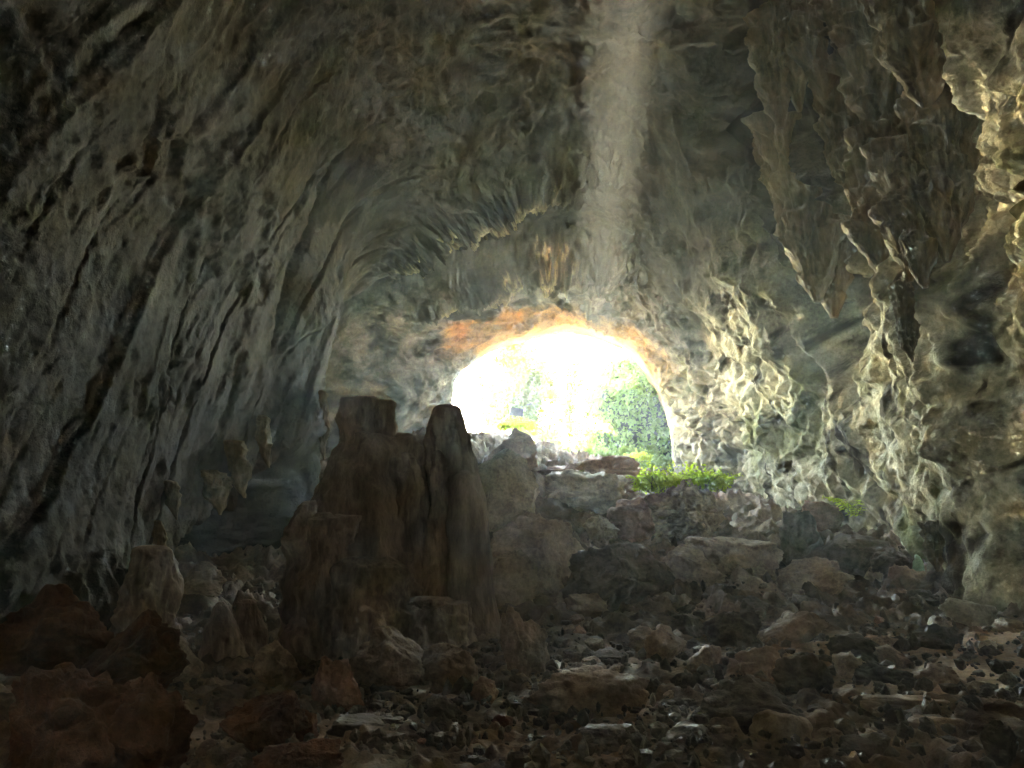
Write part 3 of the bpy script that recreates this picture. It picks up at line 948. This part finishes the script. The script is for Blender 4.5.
# ------------------------------------------------------------------ plants
def leaves_mesh(name, centres, size, mat, seed, updir=0.4, ratio=0.5):
    r = np.random.default_rng(seed)
    n = len(centres)
    d = r.normal(size=(n, 3))
    d[:, 2] += updir
    d /= np.linalg.norm(d, axis=1)[:, None]
    s = np.cross(d, r.normal(size=(n, 3)))
    s /= np.linalg.norm(s, axis=1)[:, None]
    nn = np.cross(d, s)
    L_ = size * r.uniform(0.6, 1.3, n)[:, None]
    w = L_ * ratio * 0.5
    a = centres
    v = np.stack([a, a + d * L_ * 0.45 + s * w + nn * w * 0.4, a + d * L_, a + d * L_ * 0.45 - s * w + nn * w * 0.4], 1).reshape(-1, 3)
    i = np.arange(n)[:, None] * 4
    f = np.concatenate([i + np.array([[0, 1, 2]]), i + np.array([[0, 2, 3]])])
    return mesh_from(name, v, f, mat, shade=False)


def tube_mesh(name, paths, mat, seg=7):
    V, Fc, o = [], [], 0
    for pts, r0, r1 in paths:
        pts = np.array(pts, float)
        n = len(pts)
        tan = np.gradient(pts, axis=0)
        tan /= np.linalg.norm(tan, axis=1)[:, None]
        ref = np.array([0.3, 1, 0.2])
        s = np.cross(tan, ref)
        s /= np.linalg.norm(s, axis=1)[:, None]
        b = np.cross(tan, s)
        rad = np.linspace(r0, r1, n)
        a = np.linspace(0, 2 * np.pi, seg, endpoint=False)
        v = pts[:, None] + rad[:, None, None] * (np.cos(a)[None, :, None] * s[:, None] + np.sin(a)[None, :, None] * b[:, None])
        V.append(v.reshape(-1, 3))
        Fc.append(grid_faces(n, seg, True) + o)
        o += n * seg
    return mesh_from(name, np.concatenate(V), np.concatenate(Fc), mat)


def plant(name, loc, foliage, stems, lf, label, cat, group=None, size=0.2, stemname='stem', seed=1, updir=0.4, ratio=0.5):
    root = bpy.data.objects.new(name, None)
    COL.objects.link(root)
    root.location = loc
    link('foliage', leaves_mesh('foliage', foliage, size, M[lf], seed, updir, ratio), root)
    if stems:
        link(stemname, tube_mesh(stemname, stems, M['bark']), root)
    return tag(root, label, cat, group)


def branchy_tree(loc, height, crown_r, n_limb, n_leaf, lf, label, seed, name='tree', size=0.28, low=0.35, group=None, cat='tree'):
    r = np.random.default_rng(seed)
    stems = []
    tr = [np.array([0, 0, -0.3])]
    for k in range(1, 9):
        tr.append(np.array([r.normal() * 0.12 * k * 0.4, r.normal() * 0.1 * k * 0.4, height * 0.92 * k / 8]))
    stems.append((tr, height * 0.018 + 0.03, 0.02))
    pts = []
    for k in range(n_limb):
        t = low + (1 - low) * (k + r.random()) / n_limb
        p0 = np.array([np.interp(t * 8, range(9), [q[i] for q in tr]) for i in range(3)])
        az = r.random() * 6.283
        ln = crown_r * (1.15 - 0.6 * t) * r.uniform(0.6, 1.15)
        q = [p0]
        dr = np.array([math.cos(az), math.sin(az), r.uniform(0.15, 0.7)])
        for s in range(1, 6):
            q.append(p0 + dr * ln * s / 5 + r.normal(size=3) * 0.05 * ln)
        stems.append((q, 0.05, 0.012))
        for s in range(1, 6):
            cl = q[s] + r.normal(size=3) * 0.12 * ln
            m = int(n_leaf / n_limb / 5)
            pts.append(cl + r.normal(size=(m, 3)) * np.array([1, 1, 0.7]) * (0.12 + 0.06 * crown_r) * r.uniform(0.6, 1.3))
    return plant(name, loc, np.concatenate(pts), stems, lf, label, cat, group, size, 'trunk', seed)


def at_ground(px, Y):
    p = P(px, 400, Y)
    return (p[0], Y, float(zfloor(np.array([p[0]]), np.array([Y]))[0]))


def ztop(px, py, Y):
    return P(px, py, Y)[2]


g = at_ground(520, 53)
branchy_tree(g, ztop(520, 346, 53) - g[2], 2.9, 30, 30000, 'tree', 'airy yellow green tree outside the left of the cave mouth', 21)
g = at_ground(566, 55)
branchy_tree(g, ztop(566, 358, 55) - g[2], 1.0, 14, 9000, 'tree', 'slim sparse tree right of the airy yellow green one', 22)
g = at_ground(488, 55)
branchy_tree(g, ztop(488, 378, 55) - g[2], 1.5, 14, 9000, 'tree', 'faint small tree left of the airy yellow green one', 23)


def bush(px, Y, w, h, n, lf, label, seed, size=0.25, name='bush', base_py=None, cat='bush', group=None):
    r = np.random.default_rng(seed)
    loc = at_ground(px, Y) if base_py is None else tuple(P(px, base_py, Y))
    pts, stems = [], []
    nb = 9
    for k in range(nb):
        az = r.random() * 6.283
        rad = r.random() ** 0.5
        e = np.array([math.cos(az) * rad * w / 2, math.sin(az) * rad * w / 2, h * r.uniform(0.35, 0.95) * (1.1 - 0.5 * rad)])
        stems.append(([np.array([0, 0, -0.1]), e * 0.5 + np.array([0, 0, h * 0.08]), e], 0.03, 0.008))
        n_ = 5 * n // nb
        pts.append(e * (0.55 + 0.45 * r.random((n_, 1))) + r.normal(size=(n_, 3)) * np.array([w, w, h]) * 0.13)
    return plant(name, loc, np.concatenate(pts), stems, lf, label, cat, group, size, 'stem', seed)


bush(548, 53, 2.6, 4.6, 1500, 'bush', 'dull green bush just behind the reddish boulder at the mouth', 31)
bush(578, 54, 2.8, 4.3, 1600, 'bush', 'low bush in the middle of the mouth under the slim tree', 32)
bush(606, 54, 2.6, 4.6, 1600, 'fern', 'yellowish bush left of the vine hung rock', 33)
bush(628, 50, 3.2, 2.0, 1300, 'bush', 'low creeping bush at the foot of the vine hung rock', 34)
bush(655, 48.5, 2.4, 1.2, 700, 'bush', 'grey green bush in the right corner of the mouth', 35)
bush(590, 48.5, 2.6, 1.0, 700, 'bush', 'thin bush on the crest above the reddish hump', 36)


# vine-hung rock outside at the right of the mouth
def vine_rock():
    Y = 52.5
    rows, nseg = 60, 60
    o, org = dripstone('vine_rock', [(354, 628, 640), (364, 616, 652), (378, 611, 660), (395, 600, 670), (420, 607, 680), (445, 598, 690), (470, 601, 700), (510, 590, 715)], Y, 'mossrock', 55.0, None, 0.7, 0.3, nseg, rows)
    root = bpy.data.objects.new('vine_covered_rock', None)
    COL.objects.link(root)
    root.location = o.location
    o.parent = root
    o.location = (0, 0, 0)
    o.name = 'rock_core'
    co = np.array([v.co[:] for v in o.data.vertices])
    r = np.random.default_rng(77)
    nv = len(co) - 2
    idx = r.integers(0, nv, 30000)
    cl = fbm(co[idx] * 0.7, 3)
    idx = idx[(cl > -0.6)]
    ctr_ = co[idx].copy()
    axis = np.array([co[:nv, 0].mean(), co[:nv, 1].mean(), 0])
    out = ctr_ - axis
    out[:, 2] = 0
    out /= np.linalg.norm(out, axis=1)[:, None] + 1e-6
    ctr_ += out * (r.random(len(ctr_)) ** 2 * 0.9 * (0.5 + 0.5 * np.clip(fbm(ctr_ * 0.9, 2) + 0.4, 0, 1.5)))[:, None] + r.normal(size=ctr_.shape) * 0.08
    link('vine', leaves_mesh('vine', ctr_, 0.29, M['vine'], 78, -0.7, 0.7), root)
    tag(root, 'tall rock face hung with bright green vines at the right of the mouth', 'vine covered rock')


vine_rock()


def fern(px, py, Y, spread, h, nf, label, seed, lf='fern', group='ferns lit by the mouth'):
    r = np.random.default_rng(seed)
    loc = P(px, py, Y)
    root = bpy.data.objects.new('fern', None)
    COL.objects.link(root)
    root.location = loc
    pts, dirs, stems = [], [], []
    V, Fc = [], []
    o = 0
    for k in range(nf):
        az = r.random() * 6.283
        sx = np.array([r.uniform(-0.5, 0.5) * spread, r.uniform(-0.25, 0.25) * spread, 0])
        out = np.array([math.cos(az), math.sin(az), 0])
        L_ = h * r.uniform(0.7, 1.3)
        q = [sx + out * L_ * 0.75 * (t ** 1.2) + np.array([0, 0, L_ * (1.25 * t - 0.75 * t * t)]) for t in np.linspace(0, 1, 9)]
        stems.append((q, 0.012, 0.004))
        side = np.array([-out[1], out[0], 0])
        for s in range(1, 9):
            for sg in (-1, 1):
                for e in (0.0, 0.5):
                    b = q[s - 1] * (1 - e) + q[s] * e
                    ln = L_ * 0.30 * math.sin(math.pi * (0.15 + 0.8 * (s + e) / 9)) * r.uniform(.8, 1.15)
                    tip = b + side * sg * ln + out * ln * 0.35 + np.array([0, 0, -0.15 * ln + r.normal() * 0.05])
                    wv = out * ln * 0.2
                    V += [b, (b + tip) / 2 + wv, tip, (b + tip) / 2 - wv]
                    Fc += [[o, o + 1, o + 2], [o, o + 2, o + 3]]
                    o += 4
    if nf >= 14:
        k = nf * 26
        th, rr_ = r.random(k) * 6.283, np.sqrt(r.random(k))
        cl = np.stack([np.cos(th) * rr_ * spread * 0.62, np.sin(th) * rr_ * spread * 0.3, h * (0.15 + 0.95 * r.random(k) * (1.15 - 0.75 * rr_ ** 2)) * (0.75 + 0.25 * np.sin(th * 5 + 3 * rr_))], 1)
        link('foliage', leaves_mesh('foliage', cl, 0.15, M[lf], seed, 0.5, 0.75), root)
    link('frond', mesh_from('frond', np.array(V), np.array(Fc), M[lf], shade=False), root)
    link('stem', tube_mesh('stem', stems, M['bark'], 5), root)
    tag(root, label, 'fern', group)
    return root


gm = ground_at(694, 546)
Yf = gm[1] + 0.9
fern(686, 490, Yf + 0.1, 2.9, 0.95, 44, 'big bright lime fern clump on top of the lumpy mound', 41)
fern(650, 492, Yf + 0.4, 1.0, 0.95, 18, 'bright fern on the left shoulder of the lumpy mound', 42)
fern(716, 489, Yf + 0.3, 0.8, 0.6, 14, 'small fern at the right end of the lumpy mound', 43)
fern(576, 475, 36.5, 0.9, 0.3, 10, 'small leafy sprig on the grey brown boulder mid slope', 44)
fern(517, 430, 42.3, 1.8, 0.6, 24, 'bright fern clump beside the small board', 45)
fern(536, 438, 42.5, 0.8, 0.6, 12, 'bright fern on the right shoulder of the reddish boulder', 46)
fern(556, 446, 46, 1.0, 0.6, 12, 'small fern on the crest right of the reddish boulder', 47)
fern(640, 462, 46, 1.2, 0.7, 14, 'fern on the crest below the vine hung rock', 48)
fern(852, 514, min(wall_y(852, 500), 31) - 0.3, 0.5, 1.0, 12, 'upright green fern at the foot of the right wall by the red boulder', 49)

# board standing at the mouth
br = bpy.data.objects.new('sign_board', None)
COL.objects.link(br)
pb = P(515, 424, 44.5)
br.location = pb


def boxv(sx, sy, sz, c=(0, 0, 0)):
    v = np.array([[x, y, z] for x in (-.5, .5) for y in (-.5, .5) for z in (-.5, .5)]) * np.array([sx, sy, sz]) + np.array(c)
    f = np.array([[0, 1, 3, 2], [4, 6, 7, 5], [0, 4, 5, 1], [2, 3, 7, 6], [0, 2, 6, 4], [1, 5, 7, 3]])
    return v, f


v, f = boxv(0.78, 0.05, 0.46, (0, 0, 0.72))
pn = link('panel', mesh_from('panel', v, f, M['board'], shade=False), br)
v, f = boxv(0.07, 0.06, 1.0, (0, 0.056, 0.1))
link('post', mesh_from('post', v, f, M['bark'], shade=False), br)
br.rotation_euler = (0, math.radians(7), math.radians(8))
tag(br, 'small dark tilted board on a post among leaves at the cave mouth', 'sign board')

# ------------------------------------------------------------------ loose stones and gravel
variants = {}
for mt in ('dark', 'brown', 'tan', 'red'):
    variants[mt] = [rock_mesh('stone', (1, 1, 1), M[mt], 900 + 13 * k + len(mt), 4, 9, 0.2) for k in range(5)]
occupied = [(np.array([l[1][0], l[1][1]]), l[2] * 0.5) for l in landmarks]
SIZEW = ((0.16, 'fist sized'), (0.26, 'small'), (0.42, 'middling'), (9, 'large'))
MATW = {'dark': 'dark grey', 'brown': 'brown', 'tan': 'tan', 'red': 'reddish'}
counts = {}
placed = 0
tries = 0
rs = random.Random(5)
used_labels = set()
while placed < 210 and tries < 6000:
    tries += 1
    py = rs.uniform(548, 766)
    px = rs.uniform(470 if py < 690 else 330, 1022)
    g = ground_at(px, py)
    if g[1] > 33 or g[0] > 12.5:
        continue
    s = 0.1 + 0.42 * rs.random() ** 2.4
    s *= 0.75 + g[1] / 26.0
    if any(np.hypot(*(o[0] - g[:2])) < o[1] + s * 0.45 for o in occupied):
        continue
    mt = rs.choices(['dark', 'brown', 'tan', 'red'], [5, 4, 2, 1])[0]
    o = link('stone', rs.choice(variants[mt]), None, (g[0], g[1], g[2] + s * 0.16))
    o.scale = (s * rs.uniform(0.8, 1.5), s * rs.uniform(0.7, 1.1), s * rs.uniform(0.45, 0.8))
    o.rotation_euler = (rs.uniform(-.3, .3), rs.uniform(-.3, .3), rs.uniform(0, 6.28))
    occupied.append((g[:2].copy(), s * 0.5))
    near = min(landmarks, key=lambda l: np.hypot(l[1][0] - g[0], l[1][1] - g[1]))
    dx, dy = g[0] - near[1][0], g[1] - near[1][1]
    rel = ('right of' if dx > 0 else 'left of') if abs(dx) > abs(dy) else ('behind' if dy > 0 else 'in front of')
    sw = next(n for lim, n in SIZEW if s < lim)
    short = ' '.join(near[0].split()[:8])
    for cut in (' with', ' in ', ' at ', ' on ', ' under', ' behind', ' beside', ' close', ' before', ' right', ' left', ' between', ' and', ' rising', ' lying', ' near', ' against', ' just', ' below', ' cut', ' topped', ' filling', ' standing', ' leaning', ' capped', ' wedged', ' mid', ' high', ' low on', ' along', ' up'):
        if cut in short and short.index(cut) > 10:
            short = short[:short.index(cut)]
    ords = ('', 'second ', 'third ', 'fourth ', 'fifth ', 'sixth ', 'seventh ', 'eighth ', 'ninth ', 'tenth ')
    for od in ords:
        lab = ' '.join(f"{od}{sw} {MATW[mt]} stone {rel} the {short}".split()[:16])
        if lab not in used_labels:
            break
    used_labels.add(lab)
    tag(o, lab, 'stone', 'loose stones on the cave floor')
    placed += 1

ng = 5200
gv, gf = icosphere(1)
gx, gy, gs = [], [], []
while len(gx) < ng:
    y = 5.5 * (30 / 5.5) ** rng.random()
    x = rng.uniform(-0.5, 0.66) * y
    gx.append(x)
    gy.append(y)
    gs.append((0.012 + 0.05 * rng.random() ** 3) * (0.7 + y / 12))
gx, gy, gs = map(np.array, (gx, gy, gs))
gz = zfloor(gx, gy)
pg = np.stack([gx, gy, gz], 1)
gz = gz + gs * 0.6 + fbm(pg * 0.35, 3) * (0.12 + 0.3 * smooth(9, 24, gy)) + 0.03
GV = gv[None] * (gs[:, None, None] * rng.uniform(0.5, 1.4, (ng, 1, 3))) * (1 + 0.25 * rng.normal(size=(ng, len(gv), 1)).clip(-1, 1)) + np.stack([gx, gy, gz], 1)[:, None]
GF = gf[None] + (np.arange(ng) * len(gv))[:, None, None]
struct(link('gravel', mesh_from('gravel', GV.reshape(-1, 3), GF.reshape(-1, 3), M['dark'], shade=False)), 'stuff')

# ------------------------------------------------------------------ haze
hm = bpy.data.materials.new('haze')
nt, N, L = nodes_of(hm)
ho = N.new('ShaderNodeOutputMaterial')
pv = N.new('ShaderNodeVolumePrincipled')
pv.inputs['Color'].default_value = (0.68, 0.83, 0.98, 1)
pv.inputs['Density'].default_value = 0.0034
pv.inputs['Anisotropy'].default_value = 0.3
L.new(pv.outputs[0], ho.inputs['Volume'])
v, f = boxv(250, 270, 64, (0, 10, 28))
struct(link('haze', mesh_from('haze', v, f, hm, shade=False)), 'stuff')

# ------------------------------------------------------------------ world, sun, camera
w = bpy.data.worlds.new('World')
S.world = w
w.use_nodes = True
nt = w.node_tree
bg = nt.nodes.get('Background') or nt.nodes.new('ShaderNodeBackground')
sky = nt.nodes.new('ShaderNodeTexSky')
sky.sky_type = 'NISHITA'
sky.sun_disc = False
sky.sun_elevation = math.radians(SUN_ELEV)
ldir = Vector((SUN_AZ_DX, 1.0, -math.tan(math.radians(SUN_ELEV)))).normalized()   # way the light travels
tosun = -ldir
sky.sun_rotation = math.atan2(tosun.x, tosun.y)
nt.links.new(sky.outputs[0], bg.inputs[0])
bg.inputs[1].default_value = 0.15
sl = bpy.data.lights.new('sun', 'SUN')
sl.energy = 5.0
sl.angle = math.radians(0.5)
sl.color = (1.0, 0.93, 0.82)
so = bpy.data.objects.new('sun', sl)
COL.objects.link(so)
so.location = (0, -60, 60)
so.rotation_euler = ldir.to_track_quat('-Z', 'Y').to_euler()

cd = bpy.data.cameras.new('camera')
cd.sensor_fit = 'HORIZONTAL'
cd.sensor_width = 36.0
cd.lens = F / 1024.0 * 36.0
cd.clip_end = 2000
cd.clip_start = 0.05
co = bpy.data.objects.new('camera', cd)
COL.objects.link(co)
co.location = CAM
co.rotation_euler = (math.radians(90) + PITCH, 0, 0)
S.camera = co

S.view_settings.view_transform = 'Standard'
S.view_settings.look = 'None'
S.view_settings.exposure = 9.35
S.view_settings.gamma = 1.0
S.view_settings.use_white_balance = True
S.view_settings.white_balance_temperature = 11000
S.view_settings.white_balance_tint = 10
S.view_settings.use_curve_mapping = False
S.render.engine = 'CYCLES'
S.cycles.max_bounces = 8
S.cycles.diffuse_bounces = 5
S.cycles.glossy_bounces = 2
S.cycles.transmission_bounces = 2
S.cycles.volume_bounces = 1
S.cycles.use_denoising = True
S.cycles.use_guiding = True
S.cycles.guiding_training_samples = 64
S.cycles.sample_clamp_indirect = 0.5
S.cycles.caustics_reflective = False
S.cycles.caustics_refractive = False
